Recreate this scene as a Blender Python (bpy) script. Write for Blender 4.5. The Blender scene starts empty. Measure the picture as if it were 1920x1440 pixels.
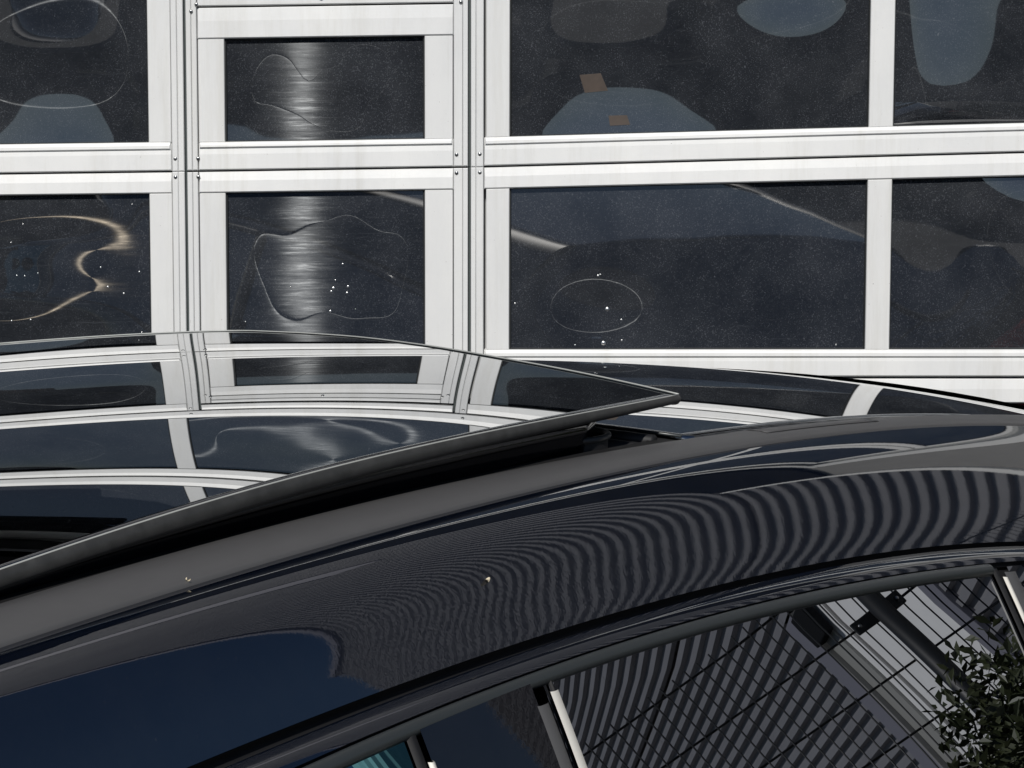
import bpy, bmesh, math, random
import numpy as np
from mathutils import Vector, Matrix

random.seed(7)
rng = np.random.default_rng(7)
SC = bpy.context.scene
COL = SC.collection
R = math.radians

# ------------------------------------------------------------------ camera, sky, sun, exposure
CAM_H, PITCH, FOC = 2.1, R(8.2), 5000.0           # FOC in pixels of a 1920 px wide frame
cam_d = bpy.data.cameras.new('camera')
cam = bpy.data.objects.new('camera', cam_d); COL.objects.link(cam)
cam_d.sensor_width = 36.0; cam_d.lens = FOC / 1920 * 36
cam_d.clip_start = 0.05; cam_d.clip_end = 2000
cam.location = (0, 0, CAM_H); cam.rotation_euler = (math.pi / 2 - PITCH, 0, 0)
SC.camera = cam

SUN_EL, SUN_AZ = R(40), R(-5.85)                     # azimuth: sideways from straight behind the camera, minus = left
sun_dir = Vector((math.sin(SUN_AZ) * math.cos(SUN_EL), -math.cos(SUN_AZ) * math.cos(SUN_EL), math.sin(SUN_EL)))
world = bpy.data.worlds.new('World'); SC.world = world; world.use_nodes = True
wn = world.node_tree
sky = wn.nodes.new('ShaderNodeTexSky'); sky.sky_type = 'NISHITA'; sky.sun_disc = False
sky.sun_elevation = SUN_EL; sky.sun_rotation = math.pi + SUN_AZ * -1
sky.air_density = 1.0; sky.dust_density = 0.4; sky.ozone_density = 4.0
bg = wn.nodes['Background']; bg.inputs['Strength'].default_value = 0.053
wn.links.new(sky.outputs[0], bg.inputs[0])
sl = bpy.data.lights.new('sun', 'SUN'); sl.energy = 4.2; sl.angle = R(0.53); sl.color = (1.0, 0.965, 0.91)
so = bpy.data.objects.new('sun', sl); COL.objects.link(so)
so.rotation_euler = sun_dir.to_track_quat('Z', 'Y').to_euler()
SC.view_settings.view_transform = 'Standard'; SC.view_settings.look = 'None'
SC.view_settings.exposure = -0.28; SC.view_settings.gamma = 1.0
SC.view_settings.use_curve_mapping = False
SC.render.engine = 'CYCLES'
SC.cycles.max_bounces = 10; SC.cycles.glossy_bounces = 8; SC.cycles.diffuse_bounces = 3
SC.cycles.use_denoising = True
SC.cycles.sample_clamp_indirect = 6.0

# ------------------------------------------------------------------ helpers
def tag(o, label=None, cat=None, group=None, kind=None):
    if label: o['label'] = label
    if cat: o['category'] = cat
    if group: o['group'] = group
    if kind: o['kind'] = kind
    return o

def empty(name, loc, rz=0.0, parent=None):
    o = bpy.data.objects.new(name, None); COL.objects.link(o)
    o.location = loc; o.rotation_euler = (0, 0, rz); o.empty_display_size = 0.2
    if parent: o.parent = parent
    return o

def link(name, me, mat, parent=None, smooth=False):
    o = bpy.data.objects.new(name, me); COL.objects.link(o)
    if mat is not None and not me.materials: me.materials.append(mat)
    if parent: o.parent = parent
    if smooth:
        me.shade_smooth()
    return o

def mesh(name, verts, faces, mat, parent=None, smooth=False):
    me = bpy.data.meshes.new(name); me.from_pydata([tuple(v) for v in verts], [], [tuple(f) for f in faces]); me.update()
    return link(name, me, mat, parent, smooth)

def grid(name, pts, mat, parent=None, smooth=True, thick=0.0, flip=False):
    """pts: array (n, m, 3) -> quad sheet, optionally given a thickness downwards along its normals"""
    pts = np.asarray(pts, float); n, m = pts.shape[:2]
    v = pts.reshape(-1, 3)
    f = []
    for i in range(n - 1):
        for j in range(m - 1):
            q = (i * m + j, (i + 1) * m + j, (i + 1) * m + j + 1, i * m + j + 1)
            f.append(q[::-1] if flip else q)
    o = mesh(name, v, f, mat, parent, smooth)
    if thick:
        md = o.modifiers.new('solid', 'SOLIDIFY'); md.thickness = thick; md.offset = -1; md.use_even_offset = False
    return o

def boxes(name, bs, mat, parent=None, bevel=0.0):
    """list of (centre, size[, rot matrix]) joined into one mesh object"""
    bm = bmesh.new()
    for b in bs:
        c, s = b[0], b[1]
        M = Matrix.Translation(c) @ (b[2].to_4x4() if len(b) > 2 else Matrix()) @ Matrix.Diagonal((*s, 1))
        bmesh.ops.create_cube(bm, size=1.0, matrix=M)
    if bevel:
        bmesh.ops.bevel(bm, geom=bm.edges[:], offset=bevel, segments=2, profile=0.6, affect='EDGES')
    me = bpy.data.meshes.new(name); bm.to_mesh(me); bm.free()
    return link(name, me, mat, parent)

def tube(name, path, rad, mat, parent=None, seg=10, caps=True):
    path = [Vector(p) for p in path]; n = len(path)
    rads = rad if hasattr(rad, '__len__') else [rad] * n
    vs, fs = [], []
    up = Vector((0, 0, 1))
    for i, p in enumerate(path):
        t = (path[min(i + 1, n - 1)] - path[max(i - 1, 0)]).normalized()
        a = t.cross(up)
        if a.length < 1e-4: a = t.cross(Vector((1, 0, 0)))
        a.normalize(); b = a.cross(t)
        for k in range(seg):
            th = 2 * math.pi * k / seg
            vs.append(p + (a * math.cos(th) + b * math.sin(th)) * rads[i])
    for i in range(n - 1):
        for k in range(seg):
            fs.append((i * seg + k, i * seg + (k + 1) % seg, (i + 1) * seg + (k + 1) % seg, (i + 1) * seg + k))
    if caps:
        fs.append(tuple(range(seg))[::-1]); fs.append(tuple((n - 1) * seg + k for k in range(seg)))
    return mesh(name, vs, fs, mat, parent, True)

# ------------------------------------------------------------------ materials
class NT:
    def __init__(s, name):
        s.m = bpy.data.materials.new(name); s.m.use_nodes = True; s.t = s.m.node_tree
        s.p = s.t.nodes['Principled BSDF']
    def n(s, ty, **k):
        x = s.t.nodes.new(ty)
        for a, b in k.items():
            if a.startswith('i_'):
                x.inputs[a[2:].replace('_', ' ')].default_value = b
            else: setattr(x, a, b)
        return x
    def l(s, a, b): s.t.links.new(a, b)
    def noise(s, scale, detail=4, rough=0.6, coord='Object', sc=(1, 1, 1), rot=(0, 0, 0)):
        tc = s.n('ShaderNodeTexCoord'); mp = s.n('ShaderNodeMapping')
        mp.inputs['Scale'].default_value = sc; mp.inputs['Rotation'].default_value = rot
        s.l(tc.outputs[coord], mp.inputs[0])
        nz = s.n('ShaderNodeTexNoise'); nz.inputs['Scale'].default_value = scale
        nz.inputs['Detail'].default_value = detail; nz.inputs['Roughness'].default_value = rough
        s.l(mp.outputs[0], nz.inputs[0]); return nz.outputs['Fac']
    def ramp(s, fac, stops):
        r = s.n('ShaderNodeValToRGB'); e = r.color_ramp.elements
        while len(e) < len(stops): e.new(0.5)
        for x, (p, c) in zip(e, stops):
            x.position = p; x.color = (*c, 1) if hasattr(c, '__len__') else (c, c, c, 1)
        s.l(fac, r.inputs[0]); return r.outputs[0]
    def bump(s, h, strength, dist, to=None, normal=None):
        b = s.n('ShaderNodeBump'); b.inputs['Strength'].default_value = strength; b.inputs['Distance'].default_value = dist
        s.l(h, b.inputs['Height'])
        if normal: s.l(normal, b.inputs['Normal'])
        s.l(b.outputs[0], (to or s.p).inputs['Normal']); return b.outputs[0]
    def math(s, op, a, b=None, c=None):
        x = s.n('ShaderNodeMath', operation=op)
        for i, v in enumerate((a, b, c)):
            if v is None: continue
            if isinstance(v, (int, float)): x.inputs[i].default_value = v
            else: s.l(v, x.inputs[i])
        return x.outputs[0]

def simple(name, col, rough=0.5, metal=0.0, spec=0.5, ior=1.5, var=0.0, vscale=6, bump=0.0, bscale=200, bdist=0.001):
    t = NT(name); p = t.p
    p.inputs['Base Color'].default_value = (*col, 1); p.inputs['Roughness'].default_value = rough
    p.inputs['Metallic'].default_value = metal; p.inputs['Specular IOR Level'].default_value = spec; p.inputs['IOR'].default_value = ior
    if var:
        f = t.noise(vscale, 6)
        c = t.ramp(f, [(0.3, tuple(x * (1 - var) for x in col)), (0.7, tuple(min(1, x * (1 + var)) for x in col))])
        t.l(c, p.inputs['Base Color'])
    if bump:
        t.bump(t.noise(bscale, 3), bump, bdist)
    return t.m

def mat_white():
    t = NT('white_powder_coat'); p = t.p
    f = t.noise(2.2, 8, 0.7, sc=(1, 1, 0.35)); g = t.noise(140, 3)
    a = t.ramp(f, [(0.32, (0.73, 0.735, 0.735)), (0.62, (0.84, 0.84, 0.825))])
    b = t.ramp(g, [(0.235, (0.40, 0.38, 0.35)), (0.265, (1, 1, 1))])
    m = t.n('ShaderNodeMixRGB', blend_type='MULTIPLY'); m.inputs[0].default_value = 1.0
    t.l(a, m.inputs[1]); t.l(b, m.inputs[2])
    dr = t.ramp(t.noise(9, 6, 0.75, sc=(1.6, 1, 0.10)), [(0.50, (1, 1, 1)), (0.76, (0.87, 0.86, 0.83))])
    m3 = t.n('ShaderNodeMixRGB', blend_type='MULTIPLY'); m3.inputs[0].default_value = 1.0
    t.l(m.outputs[0], m3.inputs[1]); t.l(dr, m3.inputs[2]); t.l(m3.outputs[0], p.inputs['Base Color'])
    p.inputs['Roughness'].default_value = 0.38
    t.bump(t.noise(9, 5), 0.08, 0.01)
    return t.m

def mat_door_pane(name='scratched_dark_pane', k=1.0, tint=(0.8, 0.84, 0.88, 1)):
    """dark acrylic pane: mirror-smooth, dusty, with fine wiping scratches that scatter the sun"""
    t = NT(name); p = t.p
    p.inputs['Base Color'].default_value = (0.011, 0.013, 0.017, 1); p.inputs['Roughness'].default_value = 0.02
    p.inputs['IOR'].default_value = 2.2
    # dust: fine specks and soft grime
    sp = t.noise(330, 2, 0.5); sp2 = t.noise(95, 3, 0.6); gr = t.noise(5.5, 6, 0.65)
    s1 = t.ramp(sp, [(0.52, 0.0), (0.74, 0.42)]); s2 = t.ramp(sp2, [(0.67, 0.0), (0.75, 0.30)])
    g = t.ramp(gr, [(0.35, 0.020), (0.75, 0.11)])
    s1 = t.math('MULTIPLY', s1, t.ramp(gr, [(0.3, 0.25), (0.7, 1.0)]))
    d = t.math('MAXIMUM', t.math('MAXIMUM', s1, s2), g)
    d = t.math('MAXIMUM', d, t.math('MULTIPLY', t.ramp(t.noise(34, 6, 0.8, sc=(0.30, 1, 4.5), rot=(0, R(7), 0)), [(0.50, 0.0), (0.74, 0.20)]), t.ramp(t.noise(2.3, 3, 0.6), [(0.40, 0.15), (0.65, 1.0)])))
    df = t.n('ShaderNodeBsdfDiffuse'); df.inputs['Color'].default_value = (0.25, 0.265, 0.29, 1)
    mx = t.n('ShaderNodeMixShader'); t.l(d, mx.inputs[0]); t.l(p.outputs[0], mx.inputs[1]); t.l(df.outputs[0], mx.inputs[2])
    # scratches: stretched noise tilts the normal of a weak broad lobe
    sc1 = t.noise(26, 5, 0.75, sc=(0.35, 1, 5.5), rot=(0, R(4), 0))
    sc2 = t.noise(18, 5, 0.75, sc=(0.5, 1, 6), rot=(0, R(-38), 0))
    selr = t.noise(1.6, 2); sel = t.ramp(selr, [(0.5, 0.0), (0.62, 1.0)])
    mm = t.n('ShaderNodeMixRGB'); t.l(sel, mm.inputs[0]); t.l(sc1, mm.inputs[1]); t.l(sc2, mm.inputs[2])
    an = t.n('ShaderNodeBsdfAnisotropic'); an.inputs['Color'].default_value = tint
    an.inputs['Roughness'].default_value = 0.31; an.inputs['Anisotropy'].default_value = 0.97; an.inputs['Rotation'].default_value = 0.0
    tg = t.n('ShaderNodeTangent'); tg.direction_type = 'RADIAL'; tg.axis = 'Z'; t.l(tg.outputs[0], an.inputs['Tangent'])
    fac = t.ramp(mm.outputs[0], [(0.30, 0.0014 * k), (0.55, 0.0046 * k), (0.78, 0.017 * k)])
    m2 = t.n('ShaderNodeMixShader'); t.l(fac, m2.inputs[0]); t.l(mx.outputs[0], m2.inputs[1]); t.l(an.outputs[0], m2.inputs[2])
    out = t.t.nodes['Material Output']; t.l(m2.outputs[0], out.inputs[0])
    return t.m

def mat_paint(name, col, ior=2.45, peel=0.005):
    t = NT(name); p = t.p
    p.inputs['Base Color'].default_value = (*col, 1); p.inputs['Roughness'].default_value = 0.02
    p.inputs['IOR'].default_value = ior
    a = t.noise(300, 2, 0.5); b = t.noise(60, 2, 0.5)
    h = t.math('ADD', a, t.math('MULTIPLY', b, 1.5))
    t.bump(h, peel, 0.0012)
    sp = t.ramp(t.noise(260, 2, 0.5), [(0.70, 0.0), (0.80, 0.035)]); gr = t.ramp(t.noise(4, 5, 0.7), [(0.4, 0.0), (0.8, 0.012)])
    d = t.math('ADD', sp, gr)
    df = t.n('ShaderNodeBsdfDiffuse'); df.inputs['Color'].default_value = (0.35, 0.34, 0.32, 1)
    mx = t.n('ShaderNodeMixShader'); t.l(d, mx.inputs[0]); t.l(p.outputs[0], mx.inputs[1]); t.l(df.outputs[0], mx.inputs[2])
    t.l(mx.outputs[0], t.t.nodes['Material Output'].inputs[0])
    return t.m

def mat_tint(name, col, metal, rough=0.0, ior=1.6, dust=0.0):
    t = NT(name); p = t.p
    p.inputs['Base Color'].default_value = (*col, 1); p.inputs['Metallic'].default_value = metal
    p.inputs['Roughness'].default_value = rough; p.inputs['IOR'].default_value = ior
    if dust:
        sp = t.ramp(t.noise(420, 2, 0.5), [(0.70, 0.0), (0.78, dust)])
        df = t.n('ShaderNodeBsdfDiffuse'); df.inputs['Color'].default_value = (0.4, 0.4, 0.4, 1)
        mx = t.n('ShaderNodeMixShader'); t.l(sp, mx.inputs[0]); t.l(p.outputs[0], mx.inputs[1]); t.l(df.outputs[0], mx.inputs[2])
        t.l(mx.outputs[0], t.t.nodes['Material Output'].inputs[0])
    return t.m

M = {}
M['white'] = mat_white()
M['pane'] = mat_door_pane(); M['pane2'] = mat_door_pane('lightly_scratched_pane', 0.12); M['pane3'] = mat_door_pane('brushed_dark_pane', 0.9); M['pane4'] = mat_door_pane('warm_glare_brushed_pane', 1.5, (0.80, 0.70, 0.56, 1))  # pane4 has a warm tint put in so its scratch glare turns brown
M['seal'] = simple('dark_rubber_seal', (0.012, 0.014, 0.015), 0.6)
M['groove'] = simple('grey_green_seal', (0.06, 0.075, 0.075), 0.6)
M['seamgrey'] = simple('pale_grey_backing', (0.42, 0.43, 0.43), 0.6)
M['rivet'] = simple('steel_rivet', (0.45, 0.45, 0.44), 0.3, 1.0)
M['paint'] = mat_paint('navy_clearcoat_paint', (0.0018, 0.0038, 0.0095))
M['pano'] = mat_tint('black_tinted_roof_glass', (0.33, 0.34, 0.35), 1.0, 0.0, 1.6, dust=0.2)
M['glass'] = mat_tint('dark_tinted_side_glass', (0.275, 0.285, 0.31), 1.0, 0.0, 1.6)
M['frontglass'] = mat_tint('green_tinted_side_glass', (0.115, 0.25, 0.29), 1.0, 0.0, 1.6)
M['gloss'] = mat_paint('gloss_black_cladding', (0.004, 0.004, 0.006), 1.8, 0.006)
M['satin'] = simple('satin_black_trim', (0.086, 0.085, 0.086), 0.44, 0, 0.5, var=0.03, vscale=30, bump=0.12, bscale=900, bdist=0.0005)
M['rubber'] = simple('grey_black_rubber', (0.042, 0.042, 0.041), 0.45, var=0.25, vscale=60, bump=0.15, bscale=500, bdist=0.0006)
M['rod'] = simple('satin_window_trim', (0.032, 0.037, 0.039), 0.33, 0, 0.6)
M['black'] = simple('matt_black_plastic', (0.006, 0.006, 0.007), 0.65)
M['chrome'] = simple('brushed_bright_trim', (0.80, 0.77, 0.70), 0.5, 0.3)
M['mech'] = simple('dark_mechanism_plastic', (0.009, 0.009, 0.010), 0.55)
M['screw'] = simple('zinc_screw', (0.5, 0.5, 0.5), 0.35, 1.0)

# ------------------------------------------------------------------ the garage door
DOOR_Y = 6.8
def px(u, v, y=DOOR_Y):
    """door drawing coordinates -> point in the door's plane"""
    a, b = (u - 960) / FOC, -(v - 720) / FOC
    fy, fz = math.cos(PITCH) + b * math.sin(PITCH), -math.sin(PITCH) + b * math.cos(PITCH)
    t = y / fy
    return Vector((a * t, y, CAM_H + fz * t))
def off(U):
    xs, ys = [-1200, 0, 450, 900, 1920, 3000], [22, 6, 0, -7, -34, -60]
    return float(np.interp(U, xs, ys))
def dp(U, V, dy=0.0):
    """hung slightly out of true: bays sag a little towards the hinge side"""
    fade = 1.0 if V <= 330 else max(0.0, 1 - (V - 330) / 327)
    p = px(860 + (U - 860) * (1 - 2.3e-5 * V), V + off(U) * fade)
    return Vector((p.x, DOOR_Y + dy, p.z))

def slab(name, U0, U1, V0, V1, front, back, mat, parent, ch=2.0, tilt=0.0, split=None):
    """chamfered bar; front/back in metres (negative = towards the street); tilt leans its top edge back"""
    n = max(2, int(abs(U1 - U0) / 160) + 2) if abs(U1 - U0) > abs(V1 - V0) else 2
    us = np.linspace(U0, U1, n); vs, fs = [], []
    c = ch * 0.00136
    for i, u in enumerate(us):
        ui = u + (ch if i == 0 else -ch if i == n - 1 else 0)
        h = V0 + (V1 - V0) * 0.42
        for (uu, vv, yy) in ((u, V0, back), (u, V0, front + c + tilt), (ui, V0 + ch, front + tilt * 0.97), (ui, h, front + tilt * 0.33), (ui, V1 - ch * 1.5, front), (u, V1, front + c * 1.6), (u, V1, back)):
            vs.append(dp(uu, vv, yy))
    for i in range(n - 1):
        for k in range(6):
            a = i * 7 + k
            fs.append((a, a + 1, a + 8, a + 7))
    fs.append((0, 6, 5, 1)); fs.append((1, 5, 4, 3)); fs.append((1, 3, 2))
    e = (n - 1) * 7
    fs.append((e, e + 1, e + 5, e + 6)); fs.append((e + 1, e + 3, e + 4, e + 5)); fs.append((e + 1, e + 2, e + 3))
    return mesh(name, vs, fs, mat, parent)

def sag(u, v, U0, U1, V0, V1, dents):
    w = 0.0
    for (uc, vc, ru, rv, A) in dents:
        w += A * math.exp(-((u - uc) / ru) ** 2 - ((v - vc) / rv) ** 2)
    X, Z = (u - U0) / (U1 - U0) * 2 - 1, (v - V0) / (V1 - V0) * 2 - 1
    ph = U0 * 0.013 + V0 * 0.029; x, z = u / 1000, v / 1000
    w += (0.00001 if 400 < U0 < 450 else 0.00003) * (math.sin(38 * x + 21 * z + ph) + 0.8 * math.sin(-23 * x + 44 * z + 2.1 * ph) + 0.5 * math.sin(71 * x - 30 * z + 1.3 * ph))
    return w * (1 - abs(X) ** 8) * (1 - abs(Z) ** 8)
def pane(U0, U1, V0, V1, parent, dents=(), depth=0.020, name='pane', mat=None):
    nu, nv = 44, 30
    pts = np.zeros((nv, nu, 3))
    for i, v in enumerate(np.linspace(V0, V1, nv)):
        for j, u in enumerate(np.linspace(U0, U1, nu)):
            pts[i, j] = dp(u, v, depth - sag(u, v, U0, U1, V0, V1, dents))
    o = grid(name, pts, mat or M['pane'], parent, True, flip=True)
    g = []
    for (a0, a1, b0, b1) in ((U0 - 3, U1 + 3, V0 - 3, V0 + 2.5), (U0 - 3, U1 + 3, V1 - 2.5, V1 + 3), (U0 - 3, U0 + 2.5, V0 + 2.5, V1 - 2.5), (U1 - 2.5, U1 + 3, V0 + 2.5, V1 - 2.5)):
        slab('gasket', a0, a1, b0, b1, 0.012, 0.03, M['seal'], o if parent.parent is None else parent, 0.8)
    return o

door = empty('garage_door', (0, 0, 0))
tag(door, 'white aluminium sectional garage door glazed with dark panes in four visible rows', 'garage door')
W = M['white']
# backing board so that no gap between bars shows daylight
slab('backing', -1190, 2770, -900, 1535, 0.045, 0.06, M['seamgrey'], door, 1)
LB, RB = (-1130, 318), (908, 2710)               # left and right bays of the lower sections
ROWS = {   # row: (top rail top, pane top, pane bottom, bottom rail bottom)
    0: (711, 756, 1050, 1096), 1: (321.8, 361, 657, 706), 2: (-75, -30, 266, 318.5), 3: (-466, -422, -122, -79.5), 4: (-862, -820, -518, -470.5)}
DENTS = {  # dents and bulges of the single panes (drawing units, depth in metres)
    (2, 'l0'): [(115, 118, 215, 118, -0.0140)],
    (2, 'r0'): [(1160, 128, 235, 118, -0.0140), (1480, -60, 165, 110, -0.021)],
    (2, 'r1'): [(1690, 340, 190, 280, 0.048), (1700, -90, 140, 160, -0.010)],
    (1, 'l0'): [(40, 460, 165, 64, 0.0085), (25, 562, 165, 60, 0.0085)],
    (1, 'r0'): [(1120, 592, 105, 62, -0.0075)],
    (1, 'r1'): [(1960, 480, 110, 130, 0.016)],
}
def bar_h(V0, V1, u0, u1, parent=door, f=0.0, tilt=0.0075, name='rail'):
    return slab(name, u0, u1, V0, V1, f, 0.043, W, parent, 1.6, tilt)
def bar_v(U0, U1, V0, V1, parent=door, f=0.003, name='stile'):
    return slab(name, U0, U1, V0, V1, f, 0.043, W, parent, 1.4)
for r, (a, b, c, d) in ROWS.items():
    if r in (0, 1, 2):
        for (u0, u1) in (LB, RB):
            bar_h(a, b, u0, u1); bar_h(c, d, u0, u1)
            # glazing lips next to the glass, slightly proud
            bar_h(c - 1, c + 13, u0 + 2, u1 - 2, f=-0.0012, tilt=0.0035, name='glazing_bead')
        bar_v(275, 318, b, c); bar_v(912, 956, b, c)
        bar_v(1634, 1680, b, c, name='mullion'); bar_v(2680, 2710, b, c)
        bar_v(-450, -405, b, c, name='mullion'); bar_v(-1130, -1100, b, c)
        for k, (u0, u1) in {'l0': (-405, 275), 'l1': (-1100, -450), 'r0': (957, 1634), 'r1': (1680, 2680)}.items():
            pane(u0, u1, b, c, door, DENTS.get((r, k), ()), mat=M['pane2'] if k[0] == 'r' and (r, k) != (1, 'r0') else M['pane4'] if (r, k) == (1, 'l0') else M['pane3'])
    else:
        bar_h(a, b, -1130, 2710); bar_h(c, d, -1130, 2710)
        us = [-1130, -1100, -405, -365, 275, 314, 915, 955, 1634, 1674, 2680, 2710]
        for k in range(0, 12, 2): bar_v(us[k], us[k + 1], b, c, name='mullion' if 0 < k < 10 else 'stile')
        for k in range(1, 11, 2):
            pane(us[k], us[k + 1], b, c, door, [((us[k] + us[k + 1]) / 2 + rng.uniform(-60, 60), (b + c) / 2 + rng.uniform(-60, 60), 250, 130, -0.006 - 0.004 * rng.random())])
# solid bottom section
slab('bottom_panel', -1130, 2710, 1102, 1500, 0.0, 0.043, W, door, 2)
slab('bottom_seal', -1130, 2710, 1501, 1535, 0.005, 0.043, M['seal'], door, 2)
# posts either side of the wicket door: outer post, thin lip, dark seal groove, lip
for (V0, V1) in ((-75, 320.2), (320.9, 708), (708.7, 1096)):
    bar_v(319, 330.2, V0, V1, f=-0.001, name='post'); bar_v(330.4, 342, V0, V1, f=0.001, name='post')
    slab('seal_strip', 342.5, 346.5, V0, V1, 0.016, 0.043, M['groove'], door, 0.5)
    bar_v(883, 892.4, V0, V1, f=0.001, name='post'); bar_v(892.7, 907, V0, V1, f=-0.001, name='post')
    slab('seal_strip', 878.5, 882.5, V0, V1, 0.016, 0.043, M['groove'], door, 0.5)
bar_h(-75, -42, 347, 878)
slab('head_gap', 347, 878, -41, -33, 0.02, 0.043, M['seal'], door, 0.5)

wk = empty('wicket_door', (0, 0, 0), parent=door)
for (V0, V1, in0, in1) in ((-32, 318.5, 72, 267), (321.8, 706, 361, 657), (711, 1096, 756, 1050)):
    bar_v(347.5, 357.3, V0, V1, wk, -0.002); bar_v(357.6, 367.6, V0, V1, wk, 0.0)
    bar_v(850.6, 867.4, V0, V1, wk, 0.0); bar_v(867.8, 877.5, V0, V1, wk, -0.002)
    bar_v(369.5, 419, in0, in1, wk, 0.004); bar_v(796, 849, in0, in1, wk, 0.004)
    pane(420, 795, in0, in1, wk, [(620, (in0 + in1) / 2, 220, 120, -0.00005 if V0 < 0 else -0.0002)] if V0 != 711 else ())
    bar_h(in1, V1, 369, 850, wk, 0.0); bar_h(in1 - 1, in1 + 10, 371, 848, wk, -0.0012, 0.0035, 'glazing_bead')
    if V0 > 0: bar_h(V0, in0, 369, 850, wk, 0.0)
bar_h(-32, 11, 369, 850, wk, 0.003, 0.0); bar_h(-32, -14, 369, 850, wk, -0.003, 0.002, 'drip_cap')
bar_h(14, 72, 369, 850, wk, 0.0, 0.006)
def rivet(U, V, parent, r=3.8, f=-0.0005):
    c = dp(U, V, f); rr = r * 0.00136
    me = M.get('_riv')
    if me is None:
        bm = bmesh.new(); bmesh.ops.create_uvsphere(bm, u_segments=10, v_segments=6, radius=1.0)
        me = bpy.data.meshes.new('rivet'); bm.to_mesh(me); bm.free(); me.materials.append(M['rivet']); me.shade_smooth(); M['_riv'] = me
    o = bpy.data.objects.new('rivet', me); COL.objects.link(o); o.parent = parent
    o.location = c; o.scale = (rr, rr * 0.55, rr)
for V in (-97, -60, 296, 330.5, 690, 720): 
    for U, pr in ((325, door), (900, door)): rivet(U, V, pr)
    for U in (368, 856): rivet(U, V, wk) if V > -40 else None
for U, V in ((358, 20), (368, 7), (602, -3), (852, 0), (864, 10)): rivet(U, V, wk, 3.6, -0.002)

# ------------------------------------------------------------------ the car
PSI = R(54); CAR_O = Vector((0.2131, 3.4, 1.59616))
car = empty('parked_car', CAR_O, PSI)
tag(car, 'dark navy car with tinted side windows and its glass sunroof tilted open', 'car')
# the roof skin and the tilted glass panel as height fields over (length, width) in metres
CP = dict(zip([(0, 0), (0, 1), (0, 2), (0, 3), (0, 4), (0, 5), (1, 0), (1, 1), (1, 2), (1, 3), (1, 4), (2, 0), (2, 1), (2, 2), (2, 3), (3, 0), (3, 1), (3, 2), (4, 0), (4, 1), (5, 0)],
  [-0.00024, 0.0553, -0.05547, -0.06649, 0.07755, -0.02427, -0.0438, 0.00085, 0.00186, 0.04934, -0.02651, 0.00131, -0.11075, 0.01853, 0.05127, 0.04777, -0.02376, -0.03847, -0.00398, 0.04167, -0.00638]))
CR = dict(zip([(0, 0), (0, 1), (0, 2), (0, 3), (1, 0), (1, 1), (1, 2), (2, 0), (2, 1), (3, 0)],
  [-0.05075, 0.02336, -0.08288, 0.02314, -0.0523, 0.05728, -0.02938, -0.04688, 0.01731, -0.00515]))
def poly2(c, s, y): return sum(k * s ** i * y ** j for (i, j), k in c.items())
def roof_z(s, y): return poly2(CR, s, y)
def panel_z(s, y):
    z = poly2(CP, s, y); lim = roof_z(s, y) + 0.10
    t = min(1.0, max(0.0, (-1.0 - s) / 0.3)); t = t * t * (3 - 2 * t); k = 60.0
    return z - t * math.log(1 + math.exp(min(50, k * (z - lim)))) / k
def lin_ext(pf, s, a=-1.25, b=1.0):
    c = min(max(s, a), b); v = np.polyval(pf, c)
    return float(v + np.polyval(np.polyder(pf), c) * (s - c) - (0.05 * (s - c) ** 2 if s != c else 0))
PF = {'bt': [0.00024, -0.04222, -0.05594, -0.05284], 'bb': [-0.00406, -0.0496, -0.05207, -0.05551], 'g1': [-0.00476, -0.06809, -0.08775, -0.18399],
      'g2': [-0.00538, -0.07125, -0.08718, -0.18846], 't1': [0.00513, -0.06451, -0.09563, -0.20608], 't2': [0.01732, -0.05177, -0.0967, -0.2147]}
PY = {'bt': -0.03, 'bb': -0.10, 'g1': -0.25, 'g2': -0.262, 't1': -0.30, 't2': -0.315}
def tail(s):
    return min(0.0, roof_z(s, -0.03) - lin_ext(PF['bt'], s)) * min(1, max(0, (s - 0.95) / 0.15)) if s > 0.95 else 0.0
def cz(k, s):
    return cz0(k, s) + tail(s)
def cz0(k, s):
    if k == 't2': return min(lin_ext(PF['t2'], s, -1.1, 0.42), cz0('t1', s) - 0.004)
    return lin_ext(PF[k], s, -1.25, {'g1': .55, 'g2': .55, 't1': .45}.get(k, 1.0))
SS = np.linspace(-1.72, 1.70, 120)
YC = 0.62
def mir(pts):
    """near side -> far side of the car (it leans a little away from the street side)"""
    q = np.array(pts, float); out = q.copy()
    out[..., 1] = 2 * YC - q[..., 1]
    drop = np.vectorize(lambda s: roof_z(s, 1.27) - roof_z(s, -0.03))(np.clip(q[..., 0], -1.7, 1.7))
    out[..., 2] = q[..., 2] + drop
    return out
def both(name, pts, mat, thick=0.0, near_label=None):
    a = grid(name, pts, mat, car, True, thick, flip=True)
    b = grid(name, mir(pts), mat, car, True, thick)
    return a, b

# painted roof flank between trim strip and door gap
def flank(s, n=32):
    za, zb = cz('bb', s) - 0.004, cz('g1', s)
    q = min(s, 1.0)
    q = q if q > -0.55 else -0.55 - 0.25 * math.tanh((-0.55 - q) / 0.25)
    a, b_, c, d = -0.24012 + 0.11003 * q, -0.03816 - 0.09232 * q, -0.1292 - 0.10205 * q, -0.21206 - 0.1565 * q
    p0, p1, t0, t1 = np.array([-0.102, za]), np.array([PY['g1'], zb]), np.array([a, b_]), np.array([c, d])
    out = []
    for t in np.linspace(0, 1, n):
        h = (2 * t**3 - 3 * t**2 + 1) * p0 + (t**3 - 2 * t**2 + t) * t0 + (-2 * t**3 + 3 * t**2) * p1 + (t**3 - t**2) * t1
        out.append((s, h[0], h[1] + (-0.00638 - 0.00438 * (2 * t - 1) + 0.00067 * (2 * t - 1) ** 2) * 16 * t * t * (1 - t) ** 2))
    return out
FL = np.array([flank(s) for s in SS]); both('roof_flank', FL, M['paint'])
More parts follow.
